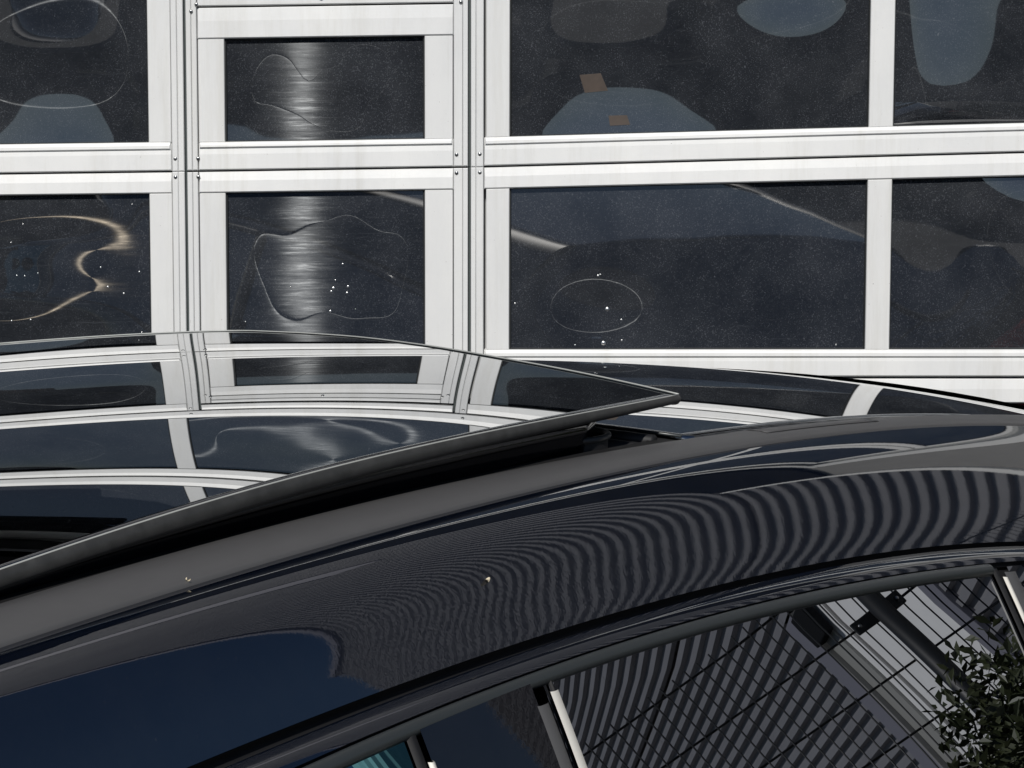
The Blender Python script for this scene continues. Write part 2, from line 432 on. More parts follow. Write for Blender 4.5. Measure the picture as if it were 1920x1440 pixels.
# satin trim strip on the roof edge
def strip(s):
    a, b = cz('bt', s), cz('bb', s)
    pr = [(-0.0285, a - 0.010), (-0.0288, a - 0.002), (-0.032, a + 0.0005)]
    for t in (0.25, 0.5, 0.75): pr.append((-0.03 - 0.07 * t, a + (b - a) * t + 0.0055 * math.sin(math.pi * t)))
    pr += [(-0.0985, b + 0.0008), (-0.1005, b - 0.0015), (-0.1012, b - 0.008)]
    return [(s, y, z) for y, z in pr]
both('roof_trim_strip', np.array([strip(s) for s in SS]), M['satin'])
# cover cap let into the strip
def cap_pts(s, y):
    a, b = cz('bt', s), cz('bb', s); t = (-0.03 - y) / 0.07
    return (s, y, a + (b - a) * t + 0.0055 * math.sin(math.pi * t) + 0.0008)
cs = np.linspace(0.10, 0.40, 12)
grid('cap_joint', [[(p[0], p[1], p[2] - 0.0005) for p in [cap_pts(s, y) for y in np.linspace(-0.0445, -0.0775, 4)]] for s in np.linspace(0.097, 0.403, 12)], M['black'], car, True, 0.001, flip=True)
o = grid('cover_cap', [[cap_pts(s, y) for y in np.linspace(-0.046, -0.076, 4)] for s in cs], M['satin'], car, True, 0.002, flip=True)
# door gap, door frame, window trim
def groove(s):
    a, b = cz('g1', s), cz('g2', s)
    return [(s, PY['g1'], a - 0.0005), (s, PY['g1'] + 0.006, a - 0.006), (s, PY['g1'] + 0.010, a - 0.012), (s, PY['g2'] + 0.012, b - 0.014), (s, PY['g2'] + 0.004, b - 0.006), (s, PY['g2'], b)]
both('door_gap_seal', np.array([groove(s) for s in SS]), M['black'])
def dframe(s):
    a, b = cz('g2', s), cz('t1', s) + 0.004
    y0, y1 = PY['g2'], PY['t1'] + 0.004
    return [(s, y0 + (y1 - y0) * t - 0.004 * math.sin(math.pi * t) , a + (b - a) * t + 0.003 * math.sin(math.pi * t)) for t in np.linspace(0, 1, 9)]
both('door_frame', np.array([dframe(s) for s in SS]), M['paint'])
def slot(s):
    a = cz('t1', s)
    return [(s, PY['t1'] + 0.004, a + 0.004), (s, PY['t1'] + 0.010, a - 0.002), (s, PY['t1'] + 0.006, a - 0.008), (s, PY['t1'] + 0.001, a - 0.002)]
both('trim_gap', np.array([slot(s) for s in SS]), M['black'])
S_TR = np.linspace(-1.72, 0.288, 90)
both('pillar_backing', np.array([[(s, PY['t1'] + 0.016, cz('t1', s) + 0.002)] + [(s, PY['t2'] + 0.020 - 0.5 * h, cz('t2', s) - h) for h in (0.0, 0.1, 0.2, 0.4)] for s in np.linspace(0.26, 0.42, 6)]), M['black'])
def rod(s):
    a, b = cz('t1', s), cz('t2', s)
    c = ((PY['t1'] + PY['t2']) / 2 + 0.002, (a + b) / 2); r = max(0.006, math.hypot(PY['t1'] - PY['t2'], a - b) / 2)
    return [(s, c[0] - r * 1.05 * math.sin(th), c[1] + r * math.cos(th)) for th in np.linspace(-0.6, math.pi + 0.3, 11)]
both('window_trim', np.array([rod(s) for s in S_TR]), M['rod'])

# side glass: leans in towards the roof, slightly barrelled
def side(s, h, inset=0.010):
    """point on the side surface h metres below the window trim"""
    return (s, PY['t2'] + inset - 0.50 * h + 0.18 * h * h, cz('t2', s) + 0.006 - h)
HG = np.linspace(0, 0.42, 14)
def glasspts(s0, s1, n, inset, rake0=0.0, rake1=0.0, h0=0.0):
    return np.array([[side(s0 + (s1 - s0) * k / (n - 1) + (rake0 * (1 - k / (n - 1)) + rake1 * k / (n - 1)) * max(0, h), h, inset) for h in HG + h0 * (1 - HG / 0.42)] for k in range(n)])
both('rear_door_window', glasspts(-0.735, 0.31, 40, 0.010, 0, 0.12), M['glass'])
both('front_door_window', glasspts(-1.72, -0.957, 24, 0.010), M['frontglass'])
both('quarter_window', glasspts(0.345, 1.35, 20, 0.010, 0.12, 0.3), M['glass'])
both('pillar_cladding', glasspts(-0.943, -0.763, 10, 0.002), M['gloss'])
def sstrip(name, s0, s1, mat, inset, h0=0.0, lean=0.0, edge=0.004):
    pts = np.array([[side(s + lean * h, h, inset + (edge if k in (0, 4) else 0)) for h in np.linspace(h0, 0.42, 12)] for k, s in enumerate(np.linspace(s0, s1, 5))])
    return both(name, pts, mat, 0.0)
sstrip('window_seal', -0.960, -0.946, M['black'], 0.004)
sstrip('pillar_trim', -0.949, -0.9415, M['chrome'], -0.002, 0.030)
sstrip('window_seal', -0.768, -0.744, M['satin'], 0.000, 0.022)
sstrip('pillar_trim', -0.743, -0.7295, M['chrome'], -0.005, 0.012, 0.0, 0.002)
sstrip('window_seal', -0.7285, -0.7245, M['black'], 0.004)
sstrip('window_seal', 0.293, 0.305, M['black'], 0.004, 0.0, 0.12)
sstrip('pillar_trim', 0.303, 0.311, M['chrome'], -0.003, 0.010, 0.12)
sstrip('pillar_trim', 0.312, 0.345, M['satin'], -0.004, 0.004, 0.12)

# fixed rear roof glass
RG = np.array([[(s, y, roof_z(s, y)) for y in np.linspace(-0.027, 1.267, 50)] for s in np.linspace(-0.02, 1.72, 70)])
grid('rear_roof_glass', RG, M['pano'], car, True, 0.006, flip=False)
# roof opening: dark tray, cross rail and front header
tray = np.array([[(s, y, roof_z(s, y) - (0.045 if 0.02 < y < 1.22 and -1.4 < s < -0.06 else 0.004)) for y in (-0.027, 0.0, 0.03, 0.3, 0.6, 0.9, 1.21, 1.25, 1.267)] for s in (-1.46, -1.41, -1.38, -1.0, -0.6, -0.3, -0.11, -0.07, -0.03)])
grid('sunroof_tray', tray, M['black'], car, False)
hd = np.array([[(s, y, roof_z(s, y) + 0.0) for y in np.linspace(-0.027, 1.267, 20)] for s in np.linspace(-1.72, -1.42, 6)])
grid('roof_header', hd, M['paint'], car, True)
def lat(s, y0, y1, dz, n=12): return [(s, y, roof_z(s, y) + dz) for y in np.linspace(y0, y1, n)]
tube('cross_rail', lat(-0.055, 0.0, 1.24, -0.006), 0.009, M['mech'], car)
tube('cross_rail', lat(-0.095, 0.0, 1.24, -0.014), 0.011, M['mech'], car)
tube('glass_edge_trim', lat(-0.021, -0.02, 1.26, 0.0005, 20), 0.0022, M['rod'], car, 6)

# the tilted glass panel
REAR = np.array([[0.001, 0.0], [0.06, 0.19], [0.12, 0.367], [0.211, 0.573], [0.304, 0.813], [0.325, 0.96], [0.318, 1.048], [0.228, 1.141], [0.043, 1.299]])
def side_bow(s): return -0.037 * (1 - ((s + 0.67) / 0.68) ** 2)
def smooth_interp(x, X, Y):
    """monotone-ish cubic through the points"""
    m = np.gradient(Y, X); i = int(np.clip(np.searchsorted(X, x) - 1, 0, len(X) - 2))
    h = X[i + 1] - X[i]; t = (x - X[i]) / h
    return (2*t**3-3*t**2+1)*Y[i] + (t**3-2*t**2+t)*h*m[i] + (-2*t**3+3*t**2)*Y[i+1] + (t**3-t**2)*h*m[i+1]
def panel_pt(a, b, dz=0.0):
    y = 1.30 * a
    s1 = smooth_interp(y, REAR[:, 1], REAR[:, 0]); s = -1.34 + (s1 + 1.34) * b
    yy = y + (1 - a) ** 2 * side_bow(s)
    return (s, yy, panel_z(s, yy) + dz)
AA, BB = np.linspace(0, 1, 90), np.linspace(0, 1, 90)
panel = grid('sunroof_panel', np.array([[panel_pt(a, b) for a in AA] for b in BB]), M['pano'], car, True, 0.005)
# rubber frame round the panel edge
def edge_prof(path, name, w, inward):
    pts = []
    n = len(path)
    for i, (p, q) in enumerate(zip(path, inward)):
        p, q = np.array(p), np.array(q); d = q - p; d[2] = 0; d /= np.linalg.norm(d); up = np.array([0, 0, 1.0])
        ww = w[i] if hasattr(w, '__len__') else w
        ring = [p + d * 0.003 + up * 0.0006, p + d * 0.0005 + up * 0.0010, p - d * 0.0035 - up * 0.0008, p - d * 0.0055 - up * ww * 0.38, p - d * 0.0045 - up * ww * 0.7, p - d * 0.001 - up * ww * 0.95, p + d * 0.006 - up * ww, p + d * 0.018 - up * ww * 0.9]
        pts.append(ring)
    return grid(name, np.array(pts), M['rubber'], panel, True)
bs = np.linspace(0, 1, 80)
edge_prof([panel_pt(0, b) for b in bs], 'panel_seal', np.interp(bs, [0, 0.12, 0.3, 0.6, 0.8, 1], [0.019, 0.020, 0.021, 0.017, 0.0145, 0.011]), [panel_pt(0.05, b) for b in bs])
e2 = edge_prof([panel_pt(a, 1) for a in np.linspace(0, 1, 60)], 'panel_seal', 0.012, [panel_pt(a, 0.96) for a in np.linspace(0, 1, 60)])
M['edgehighlight'] = simple('pale_glass_highlight', (0.42, 0.43, 0.41), 0.35)  # pale tubes put the bright highlight along the panel edge into colour
tube('glass_edge_highlight', [panel_pt(a, 1, 0.0006) for a in np.linspace(0, 1, 60)], 0.0016, M['edgehighlight'], panel, 6)
tube('glass_edge_highlight', [panel_pt(0, b, 0.0004) for b in np.linspace(0, 1, 60)], 0.0011, M['edgehighlight'], panel, 6)
# dark side skirt of the lifting frame and its inner lining
sk = [b for b in np.linspace(0.0, 0.858, 50)]
skp = []
for b in sk:
    p = panel_pt(0.012, b); zr = roof_z(p[0], 0.02) - 0.03
    skp.append([(p[0], p[1] + 0.014, p[2] - 0.014), (p[0], p[1] + 0.018, p[2] - 0.03), (p[0], 0.022, zr)])
grid('lifting_skirt', skp, M['gloss'], car, True, 0.012)
# bent hose and screws in the corner of the opening
hp = [(-0.178 + 0.052 * math.cos(t), 0.050 + 0.052 * math.sin(t), roof_z(-0.15, 0.03) + 0.010) for t in np.linspace(-2.2, 2.0, 26)]
tube('drain_hose', hp, 0.0042, M['rubber'], car)
grid('drain_cup', [[(p[0], p[1], p[2] - d) for p in hp] for d in (0.0, 0.02, 0.045)], M['mech'], car, True)
boxes('bracket', [((-0.155, 0.10, roof_z(-0.155, 0.1) - 0.004), (0.05, 0.02, 0.03)), ((-0.24, 0.04, roof_z(-0.2, 0.05) - 0.012), (0.12, 0.012, 0.035))], M['mech'], car, 0.003)
tube('screw', [(-0.148, 0.085, roof_z(-0.15, 0.08) + 0.010), (-0.148, 0.085, roof_z(-0.15, 0.08) + 0.016)], 0.006, M['screw'], car, 8)

# ---- the rest of the body (mostly below and outside the picture)
GZ = -CAR_O.z
def lower(s):
    """one body section from window sill to sill panel, near side"""
    hb = 0.42
    x, y, z = side(min(max(s, -1.7), 1.6), hb, 0.0)
    zb = -0.60 if s > -1.75 else -0.60 - 0.10 * (-1.75 - s)
    tap = 0.0
    if s < -2.6: tap = 0.22 * ((-2.6 - s) / 0.9) ** 2
    if s > 1.5: tap = 0.10 * ((s - 1.5) / 0.6) ** 2
    yo = -0.50 + tap
    return [(s, yo + 0.05, zb + 0.02), (s, yo, zb - 0.04), (s, yo - 0.035, zb - 0.22), (s, yo - 0.03, zb - 0.45), (s, yo - 0.02, zb - 0.62), (s, yo + 0.06, GZ + 0.30 + 0.0)]
LS = np.r_[np.linspace(-3.5, -1.75, 14), np.linspace(-1.7, 1.5, 20), np.linspace(1.55, 2.1, 6)]
both('body_side', np.array([lower(s) for s in LS]), M['paint'])
# belt: fills between glass bottom and body side
def belt(s):
    a = side(s, 0.415, 0.012); b = lower(s)[0]
    return [a, ((a[0] + b[0]) / 2, min(a[1], b[1]) - 0.01, (a[2] + b[2]) / 2 + 0.01), b]
both('belt_trim', np.array([belt(s) for s in np.linspace(-1.7, 1.6, 30)]), M['satin'])
both('rear_pillar', glasspts(1.35, 1.75, 10, 0.0, 0.3, 0.5), M['paint'])
# bonnet, windscreen, rear hatch, ends
def cross(s0, s1, z0, z1, n, name, mat, bulge=0.05, ya=-0.45, sag=0.0):
    pts = []
    for t in np.linspace(0, 1, n):
        s = s0 + (s1 - s0) * t; z = z0 + (z1 - z0) * t + sag * math.sin(math.pi * t)
        pts.append([(s - 0.0 * k, ya + (2 * (YC - ya)) * k, z + bulge * (1 - (2 * k - 1) ** 2)) for k in np.linspace(0, 1, 17)])
    return grid(name, pts, mat, car, True)
cross(-3.5, -2.45, -0.80, -0.56, 10, 'bonnet', M['paint'], 0.06, -0.44)
ws = [[(-1.72 - 0.78 * t - 0.10 * math.sin(math.pi * k) * t, -0.027 - 0.38 * t + (1.294 + 0.76 * t) * k, (roof_z(-1.72, 1.294 * k - 0.027)) * (1 - t) + (-0.56 + 0.05 * (1 - (2 * k - 1) ** 2)) * t + 0.05 * math.sin(math.pi * t)) for k in np.linspace(0, 1, 21)] for t in np.linspace(0, 1, 12)]
grid('windscreen', ws, M['glass'], car, True, flip=True)
ap = [[(-1.72 - 0.78 * t, -0.027 - 0.38 * t - 0.32 * k * (1 - t) - 0.06 * k, (roof_z(-1.72, -0.027)) * (1 - t) + (-0.56) * t + 0.05 * math.sin(math.pi * t) - 0.22 * k * (1 - t) - 0.03 * k) for k in np.linspace(0, 1, 5)] for t in np.linspace(0, 1, 10)]
both('front_pillar', np.array(ap), M['paint'])
ht = [[(1.72 + 0.33 * t + 0.05 * math.sin(math.pi * k), -0.027 - 0.40 * t + (1.294 + 0.80 * t) * k, roof_z(1.72, 1.294 * k - 0.027) * (1 - t) + (-0.75) * t) for k in np.linspace(0, 1, 21)] for t in np.linspace(0, 1, 10)]
grid('rear_window', ht, M['glass'], car, True)
hp2 = [[(1.72 + 0.33 * t, -0.027 - 0.40 * t - 0.30 * k * (1 - t), roof_z(1.72, -0.027) * (1 - t) + (-0.75) * t - 0.22 * k * (1 - t)) for k in np.linspace(0, 1, 5)] for t in np.linspace(0, 1, 8)]
both('rear_corner', np.array(hp2), M['paint'])
tg = [[(2.05 + 0.06 * math.sin(math.pi * k) + 0.06 * math.sin(math.pi * t), -0.43 + 2.10 * k, -0.75 + (GZ + 0.35 + 0.75) * t) for k in np.linspace(0, 1, 17)] for t in np.linspace(0, 1, 8)]
grid('tailgate', tg, M['paint'], car, True)
fr = [[(-3.5 - 0.10 * math.sin(math.pi * k) - 0.08 * math.sin(math.pi * t), -0.33 + 1.90 * k, -0.80 + (GZ + 0.25 + 0.80) * t) for k in np.linspace(0, 1, 17)] for t in np.linspace(0, 1, 8)]
grid('front_bumper', fr, M['paint'], car, True, flip=True)
boxes('radiator_grille', [((-3.62, YC, -1.02 + 0.0), (0.05, 0.95, 0.22))], M['black'], car, 0.02)
for sgn in (-1, 1):
    boxes('headlight', [((-3.53, YC + sgn * 0.72, -0.88), (0.12, 0.30, 0.12))], M['glass'], car, 0.03)
    boxes('tail_light', [((2.09, YC + sgn * 0.86, -0.85), (0.10, 0.26, 0.16))], simple('red_lens', (0.25, 0.01, 0.01), 0.1), car, 0.03)
    m = boxes('wing_mirror', [((-1.62, YC + sgn * 1.32, -0.52), (0.12, 0.24, 0.16)), ((-1.62, YC + sgn * 1.17, -0.56), (0.07, 0.16, 0.05))], M['paint'], car, 0.03)
    for s in (-1.05, 0.1):
        tube('door_handle', [(s, YC + sgn * 1.165, -0.74), (s + 0.03, YC + sgn * 1.20, -0.735), (s + 0.18, YC + sgn * 1.20, -0.735), (s + 0.21, YC + sgn * 1.165, -0.74)], 0.014, M['paint'], car)
    for s in (-2.62, 1.05):
        prof = [(0.0, 0.36), (0.0, 0.25), (0.02, 0.25), (0.02, 0.23), (0.02, 0.06), (0.03, 0.0)]
        cy = YC + sgn * 0.98
        ty = tube('wheel', [(s, cy - 0.11, GZ + 0.36), (s, cy - 0.09, GZ + 0.36), (s, cy + 0.09, GZ + 0.36), (s, cy + 0.11, GZ + 0.36)], [0.335, 0.36, 0.36, 0.335], M['seal'], car, 36)
        tube('rim', [(s, cy + sgn * 0.08, GZ + 0.36), (s, cy + sgn * 0.118, GZ + 0.36)], [0.25, 0.235], M['screw'], ty, 30)
boxes('underbody', [((-0.7, YC, -1.0 - 0.15), (5.3, 1.95, 0.62))], M['black'], car, 0.05)
boxes('cabin_lining', [((-0.1, YC, -0.62), (2.9, 1.5, 0.35))], M['black'], car, 0.03)

# ------------------------------------------------------------------ ground, facade and the rest of the yard
def plane(name, x0, x1, y0, y1, z, mat, kind='structure'):
    o = mesh(name, [(x0, y0, z), (x1, y0, z), (x1, y1, z), (x0, y1, z)], [(0, 1, 2, 3)], mat); tag(o, kind=kind); return o
ta = NT('asphalt'); 
ta.l(ta.ramp(ta.noise(3, 8, 0.7), [(0.3, 0.04), (0.7, 0.07)]), ta.p.inputs['Base Color']); ta.p.inputs['Roughness'].default_value = 0.9
ta.bump(ta.noise(180, 3), 0.5, 0.004)
plane('ground', -600, 600, -600, 600, 0.0, ta.m)
# facade of the workshop that holds the door
FX0, FX1, FTOP = -9.0, 13.6, 8.3
bld = empty('workshop_building', (0, DOOR_Y, 0))
tag(bld, 'grey workshop with horizontally corrugated cladding around the white sectional door', 'building')
tc_ = NT('grey_corrugated_steel'); tc_.p.inputs['Roughness'].default_value = 0.5
tc_.l(tc_.ramp(tc_.noise(1.4, 5, 0.6), [(0.3, (0.205, 0.205, 0.218)), (0.7, (0.245, 0.245, 0.26))]), tc_.p.inputs['Base Color'])
M['clad'] = tc_.m
M['flatgrey'] = simple('flat_grey_panel', (0.30, 0.295, 0.285), 0.45, var=0.06)
M['fascia'] = simple('anthracite_fascia', (0.014, 0.015, 0.017), 0.9, 0, 0.08)
M['flash'] = simple('slate_corner_flashing', (0.20, 0.20, 0.235), 0.5)
M['whitewall'] = simple('white_render', (0.86, 0.86, 0.85), 0.7, var=0.03)
M['midgrey'] = simple('mid_grey_frame', (0.33, 0.33, 0.31), 0.5)
PITCH_R, AMP = 0.1085, 0.022
def ribs(x0, x1, z0, z1, y0=-0.06):
    n = int((z1 - z0) / PITCH_R) + 1
    zc = 2.63 + PITCH_R * math.floor((z0 - 2.63) / PITCH_R); pr = []
    for k in range(n + 2):
        for f_, d_ in ((0.0, 0), (0.40, 0), (0.50, 1), (0.90, 1)):
            z = zc + PITCH_R * (k + f_)
            if z0 <= z <= z1: pr.append((z, y0 + (-AMP if d_ else AMP)))
    pts = [[(x, y, z) for x in (x0, x1)] for z, y in pr]
    return grid('corrugated_sheet', pts, M['clad'], bld, False)
DX0, DX1 = -2.95, 2.45                      # door opening
def wall(name, x0, x1, z0, z1, y0, y1, mat, bev=0.004):
    return boxes(name, [(((x0 + x1) / 2, (y0 + y1) / 2, (z0 + z1) / 2), (x1 - x0, y1 - y0, z1 - z0))], mat, bld, bev)
# cladding in sheets about 3 m long with overlapping joints
def clad(x0, x1, z0, z1):
    n = max(1, round((x1 - x0) / 3.0))
    for i in range(n): ribs(x0 + (x1 - x0) * i / n, x0 + (x1 - x0) * (i + 1) / n + (0.03 if i < n - 1 else 0), z0, z1, -0.06 - 0.0015 * (i % 2))
LT = 3.30
clad(FX0, DX0 - 0.55, 0.25, 3.95); clad(3.09, 5.86, 0.25, 3.95); clad(7.46, FX1, 0.25, 3.95); clad(5.862, 7.458, 3.22, 3.95)
clad(FX0, 1.2, 3.95, 4.86); clad(FX0, 1.2, 5.22, FTOP - 0.05); clad(1.2, FX1, 3.95, FTOP - 0.05)
wall('flat_band', FX0, 1.2, 4.875, 5.205, -0.075, 0.0, M['flash'])
wall('band_joint', FX0, 1.2, 4.855, 4.875, -0.05, 0.0, M['fascia']); wall('band_joint', FX0, 1.2, 5.205, 5.222, -0.05, 0.0, M['fascia'])
wall('door_fascia', DX0 - 0.2, 3.02, LT + 0.08, 3.94, -0.10, 0.05, M['fascia'])
wall('door_lintel', DX0 - 0.1, DX1 + 0.088, LT + 0.002, LT + 0.05, -0.045, 0.05, M['white'])
wall('door_jamb', DX1 - 0.04, DX1 + 0.09, 0.0, LT - 0.002, -0.045, 0.05, M['white'])
wall('door_jamb', DX0 - 0.12, DX0 + 0.02, 0.0, LT - 0.002, -0.045, 0.05, M['white'])
wall('flat_panel', DX1 + 0.092, 3.02, 0.0, LT + 0.078, -0.055, 0.04, M['flatgrey'])
wall('corner_trim', 3.022, 3.082, 0.0, 3.94, -0.095, 0.02, M['whitewall'])
wall('flat_panel', DX0 - 0.54, DX0 - 0.122, 0.0, LT + 0.078, -0.055, 0.04, M['flatgrey'])
wall('plinth', FX0, DX0 - 0.545, 0.0, 0.25, -0.04, 0.06, M['midgrey']); wall('plinth', 3.085, 5.86, 0.0, 0.25, -0.04, 0.06, M['midgrey']); wall('plinth', 7.46, FX1, 0.0, 0.25, -0.04, 0.06, M['midgrey'])
wall('corner_flashing', 5.862, 5.99, 0.0, 3.20, -0.10, 0.02, M['flash']); wall('corner_flashing', 7.285, 7.458, 0.0, 3.20, -0.10, 0.02, M['flash'])
wall('edge_trim', 7.262, 7.283, 0.0, 3.20, -0.105, 0.02, M['flatgrey'])
wall('side_frame', 7.09, 7.26, 0.0, 3.20, -0.07, 0.02, M['midgrey'])
wall('white_panel', 5.992, 7.088, 0.0, 3.20, -0.05, 0.02, M['whitewall'])
for x in (6.93,): wall('panel_rib', x, x + 0.022, 0.0, 3.18, -0.066, -0.045, M['flatgrey'])
wall('lamp_box', 7.03, 7.25, 2.93, 3.16, -0.15, -0.072, M['fascia'], 0.01)
wall('parapet', FX0 - 0.03, FX1 + 0.03, FTOP - 0.05, FTOP + 0.06, -0.11, 0.4, M['flash'])
wall('back_wall', FX0, DX0 - 0.125, 0.0, FTOP - 0.06, 0.062, 0.3, M['flatgrey']); wall('back_wall', DX1 + 0.095, FX1, 0.0, FTOP - 0.06, 0.062, 0.3, M['flatgrey']); wall('back_wall', DX0 - 0.123, DX1 + 0.093, LT + 0.085, FTOP - 0.06, 0.062, 0.3, M['flatgrey'])
wall('side_wall', FX1 - 0.25, FX1, 0.0, FTOP - 0.06, 0.302, 12.0, M['flatgrey'])
wall('flat_roof', FX0, FX1 - 0.26, FTOP - 0.3, FTOP - 0.1, 0.302, 12.0, M['fascia'])

awning = empty('awning_box', (-2.4, DOOR_Y - 0.1, 3.62))
tag(awning, 'closed black awning box mounted above the left half of the garage door', 'awning')
ab = [(-1.6, 0.0), (1.0, 0.0), (1.35, 0.06), (1.52, 0.16), (1.56, 0.30)]
M['blackbox'] = simple('black_awning_cloth', (0.004, 0.004, 0.005), 0.95, 0, 0.05)
pr = []
for x in np.linspace(-1.6, 1.56, 30):
    lo = -0.44 + float(np.interp(x, [p[0] for p in ab], [p[1] for p in ab]))
    pr.append([(x, 0.0, lo), (x, -0.30, lo + 0.02), (x, -0.36, lo + 0.12), (x, -0.36, 0.46), (x, -0.28, 0.54), (x, 0.0, 0.54)])
grid('case', pr, M['blackbox'], awning, False)
for k in (0, -1): mesh('end_cap', pr[k], [(0, 1, 2, 3, 4, 5)], M['blackbox'], awning)
boxes('front_rail', [((-0.1, -0.20, -0.462), (2.6, 0.16, 0.02))], M['fascia'], awning, 0.005)

# double-rod mesh fence at the right of the car
FXX, PY0 = 2.6, 4.43
M['fence'] = simple('anthracite_fence_coating', (0.018, 0.020, 0.022), 0.45)
fence = empty('mesh_fence', (FXX, PY0, 0))
tag(fence, 'anthracite double-rod mesh fence with a round clamped post, right of the car', 'fence')
HZ = [2.01 - 0.166 * k for k in range(12)]
def fpanel(y0, y1):
    for z in HZ:
        for dx in (0.007,):
            o = tube('horizontal_rod', [(dx, y0, z), (dx, y1, z)], 0.004, M['fence'], fence, 6)
    me = None
    k = 0; y = y0 + 0.02
    while y < y1:
        if me is None:
            o = tube('vertical_rod', [(0, 0, HZ[-1] - 0.03), (0, 0, HZ[0] + 0.028)], 0.0028, M['fence'], fence, 6); me = o.data
        else:
            o = bpy.data.objects.new('vertical_rod', me); COL.objects.link(o); o.parent = fence
        o.location = (0, y, 0); y += 0.0455
fpanel(-2.5, -0.02); fpanel(0.02, 2.3)
for y in (-2.5, 0.0, 2.3):
    tube('post', [(-0.036, y, 0.0), (-0.036, y, 2.09)], 0.029, M['fence'], fence, 20)
    tube('post_cap', [(-0.036, y, 2.09), (-0.036, y, 2.105), (-0.036, y, 2.112)], [0.031, 0.031, 0.02], M['fence'], fence, 20)
    if y == 0.0:
        for z in (1.845, 1.18, 0.52):
            boxes('clamp', [((-0.004, 0, z), (0.010, 0.19, 0.042))], M['fence'], fence, 0.004)
            for q in (-0.075, 0.075): tube('clamp_bolt', [(-0.011, q, z), (-0.015, q, z)], [0.007, 0.005], M['screw'], fence, 10)
# bush against the fence
bush = empty('bush', (2.45, 4.75, 0))
tag(bush, 'dark green leafy bush growing against the mesh fence', 'bush')
lf = NT('bush_leaf'); lf.p.inputs['Roughness'].default_value = 0.45
lf.l(lf.ramp(lf.noise(9, 4), [(0.3, (0.030, 0.042, 0.016)), (0.7, (0.085, 0.095, 0.045))]), lf.p.inputs['Base Color'])
vs, fs = [], []
for i in range(28000):
    u = rng.normal(size=3); u /= np.linalg.norm(u); r = rng.uniform(0.55, 1.0) ** 0.6
    bump_ = 1 + 0.16 * math.sin(5 * u[1] + 2 * u[2]) + 0.12 * math.sin(9 * u[0] + 7 * u[2] + 1)
    c = np.array([0.32, 0.66, 0.60]) * np.sign(u) * np.abs(u) ** 0.62 * r * bump_ + np.array([-0.12, -0.16, 0.85])
    if c[0] > 0.14: continue
    a = rng.normal(size=3); a[2] += 0.4; a /= np.linalg.norm(a); b = np.cross(a, rng.normal(size=3)); b /= np.linalg.norm(b)
    L_, W_ = rng.uniform(0.016, 0.028), rng.uniform(0.007, 0.011); k = len(vs)
    vs += [c - a * L_, c + b * W_ + u * 0.004, c + a * L_, c - b * W_ + u * 0.004]; fs += [(k, k + 1, k + 2), (k, k + 2, k + 3)]
tag(mesh('foliage', vs, fs, lf.m, bush), kind='stuff')
bark = simple('bark', (0.05, 0.04, 0.03), 0.9, var=0.3, vscale=30)
for k in range(6):
    tube('stem', [(0, 0.02 * k - 0.05, 0), (0.02 * math.sin(k), 0.10 * (k - 2.5), 0.5), (0.05 * math.sin(2 * k), 0.17 * (k - 2.5), 1.1)], [0.016, 0.011, 0.005], bark, bush, 6)

# low hall across the yard, behind the photographer (seen mirrored in the panes)
hall = empty('brick_hall', (0, -17, 0))
tag(hall, 'long dark flat-roofed hall across the yard, opposite the white garage door', 'building')
def hwall(name, x0, x1, z0, z1, y0, y1, mat): return boxes(name, [(((x0 + x1) / 2, (y0 + y1) / 2, (z0 + z1) / 2), (x1 - x0, y1 - y0, z1 - z0))], mat, hall, 0.01)
hb = simple('dark_brick', (0.05, 0.045, 0.042), 0.85, var=0.25, vscale=3)
hwall('wall', -16, 14, 0.0, 3.75, -6, 0, hb)
hwall('roof', -16.2, 14.2, 3.76, 4.1, -6.2, 0.25, M['fascia'])
for x in np.arange(-14, 13, 3.2):
    w_ = hwall('window', x, x + 1.9, 1.0, 2.4, 0.005, 0.06, M['fascia']); hwall('pane', x + 0.1, x + 1.8, 1.1, 2.3, 0.062, 0.07, M['gloss']).parent = w_
    w_.matrix_parent_inverse = Matrix()
hwall('chimney', -4.6, -3.7, 4.11, 5.1, -2.0, -1.2, simple('orange_brick', (0.32, 0.15, 0.07), 0.8, var=0.2, vscale=4))
# pale ribbed flue far to the right
flue = empty('ribbed_flue', (32.0, 9.7, 0))
tag(flue, 'pale ribbed steel flue standing far to the right of the workshop', 'chimney')
n = 40
rib_pts = [[((0.55 + 0.03 * (k % 2)) * math.cos(2 * math.pi * k / n), (0.55 + 0.03 * (k % 2)) * math.sin(2 * math.pi * k / n), z) for k in range(n + 1)] for z in (0, 4, 8, 13.2)]
grid('shaft', rib_pts, simple('pale_green_steel', (0.62, 0.70, 0.66), 0.5), flue, False)
tube('rim', [(0, 0, 13.2), (0, 0, 13.35)], 0.62, M['midgrey'], flue, 24)

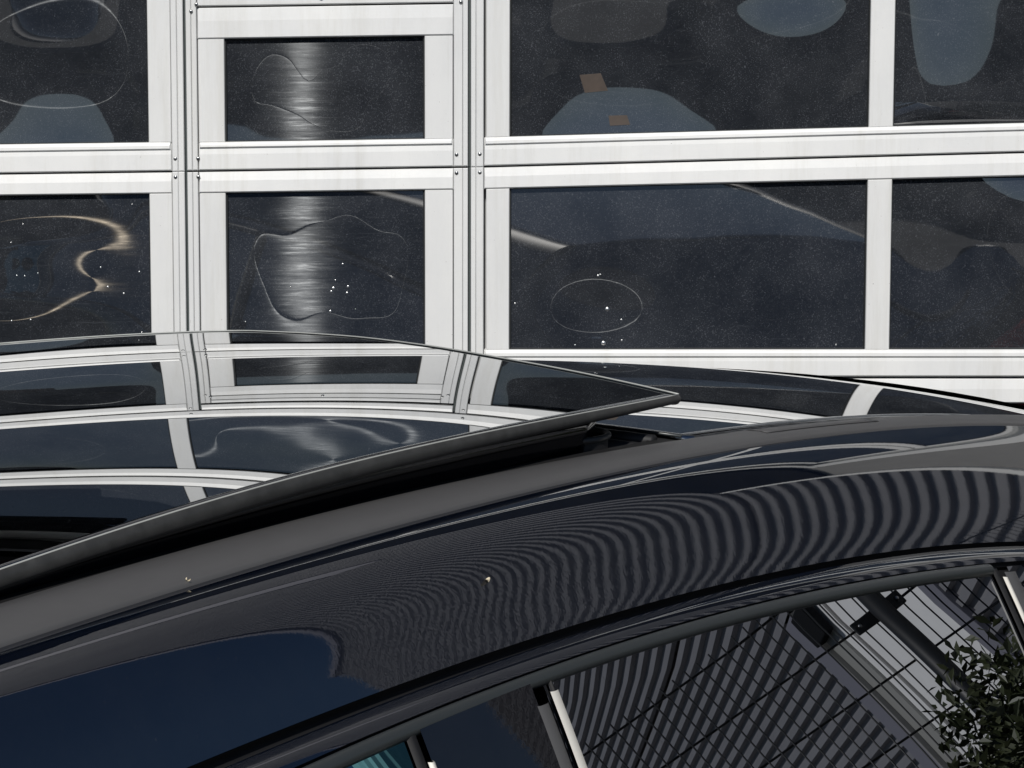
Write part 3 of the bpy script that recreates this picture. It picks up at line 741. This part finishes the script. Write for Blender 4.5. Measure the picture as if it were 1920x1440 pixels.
# bright metal beads added on the panes to stand in for sun glints
LW = (-405, 275, 361, 657, DENTS[(1, 'l0')]); RW = (957, 1634, 361, 657, DENTS[(1, 'r0')])
bm = bmesh.new(); bmesh.ops.create_icosphere(bm, subdivisions=2, radius=1.0); dme = bpy.data.meshes.new('glint_bead'); bm.to_mesh(dme); bm.free(); dme.shade_smooth()
dme.materials.append(simple('bright_glint_metal', (0.95, 0.95, 0.93), 0.32, 1.0))
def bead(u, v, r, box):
    o = bpy.data.objects.new('glint_bead', dme); COL.objects.link(o); o.parent = door
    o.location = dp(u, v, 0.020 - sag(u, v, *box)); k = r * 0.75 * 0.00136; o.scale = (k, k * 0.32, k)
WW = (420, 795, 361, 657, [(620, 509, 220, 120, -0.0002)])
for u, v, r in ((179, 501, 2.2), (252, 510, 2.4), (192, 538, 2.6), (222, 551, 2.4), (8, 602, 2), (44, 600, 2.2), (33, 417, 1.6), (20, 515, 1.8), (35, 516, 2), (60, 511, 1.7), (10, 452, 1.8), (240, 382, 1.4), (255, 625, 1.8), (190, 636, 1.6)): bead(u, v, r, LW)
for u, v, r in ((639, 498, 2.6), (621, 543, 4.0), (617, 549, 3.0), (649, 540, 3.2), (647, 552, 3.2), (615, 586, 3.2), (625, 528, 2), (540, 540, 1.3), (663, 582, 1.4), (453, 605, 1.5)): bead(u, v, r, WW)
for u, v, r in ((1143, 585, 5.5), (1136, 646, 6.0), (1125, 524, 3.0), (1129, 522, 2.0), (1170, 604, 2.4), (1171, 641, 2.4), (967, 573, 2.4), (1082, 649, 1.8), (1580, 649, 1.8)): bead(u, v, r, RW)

# two pale petals blown onto the car roof
M['petal'] = simple('pale_petal', (0.75, 0.66, 0.48), 0.7)
def petal(s, y, z, ln, ang, label):
    bm = bmesh.new(); ring = [(ln * math.cos(t), ln * 0.35 * math.sin(t), 0.002 + 0.0016 * math.cos(2 * t)) for t in np.linspace(0, 2 * math.pi, 12, endpoint=False)]
    me = bpy.data.meshes.new('petal'); me.from_pydata(ring + [(0, 0, 0.0005)], [], [(k, (k + 1) % 12, 12) for k in range(12)]); me.materials.append(M['petal'])
    o = bpy.data.objects.new('petal', me); COL.objects.link(o)
    o.matrix_world = Matrix.Translation(CAR_O) @ Matrix.Rotation(PSI, 4, 'Z') @ Matrix.Translation((s, y, z)) @ Matrix.Rotation(ang, 4, 'Z') @ Matrix.Rotation(0.75, 4, 'X')
    tag(o, label, 'petal')
fl_ = np.array(flank(-0.698)); petal(-0.698, -0.2114, float(np.interp(0.2114, -fl_[:, 1], fl_[:, 2])) + 0.001, 0.0065, 0.5, 'tiny pale petal lying on the dark roof flank below the trim strip')
petal(-1.030, -0.0985, cz('bb', -1.03) + 0.0012, 0.0042, 1.2, 'tiny pale petal caught at the lower edge of the satin roof trim strip')
# two flat brown patches painted as reflections on the wide upper pane
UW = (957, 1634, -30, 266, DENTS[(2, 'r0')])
M['reflection_patch'] = simple('brown_reflection', (0.055, 0.038, 0.028), 0.6, var=0.2, vscale=40)
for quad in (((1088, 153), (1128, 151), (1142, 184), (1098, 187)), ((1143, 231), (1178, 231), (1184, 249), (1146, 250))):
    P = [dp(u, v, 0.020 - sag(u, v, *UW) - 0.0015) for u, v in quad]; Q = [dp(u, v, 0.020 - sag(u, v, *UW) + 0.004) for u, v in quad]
    mesh('reflection_patch', P + Q, [(0, 3, 2, 1), (0, 1, 5, 4), (1, 2, 6, 5), (2, 3, 7, 6), (3, 0, 4, 7)], M['reflection_patch'], door)
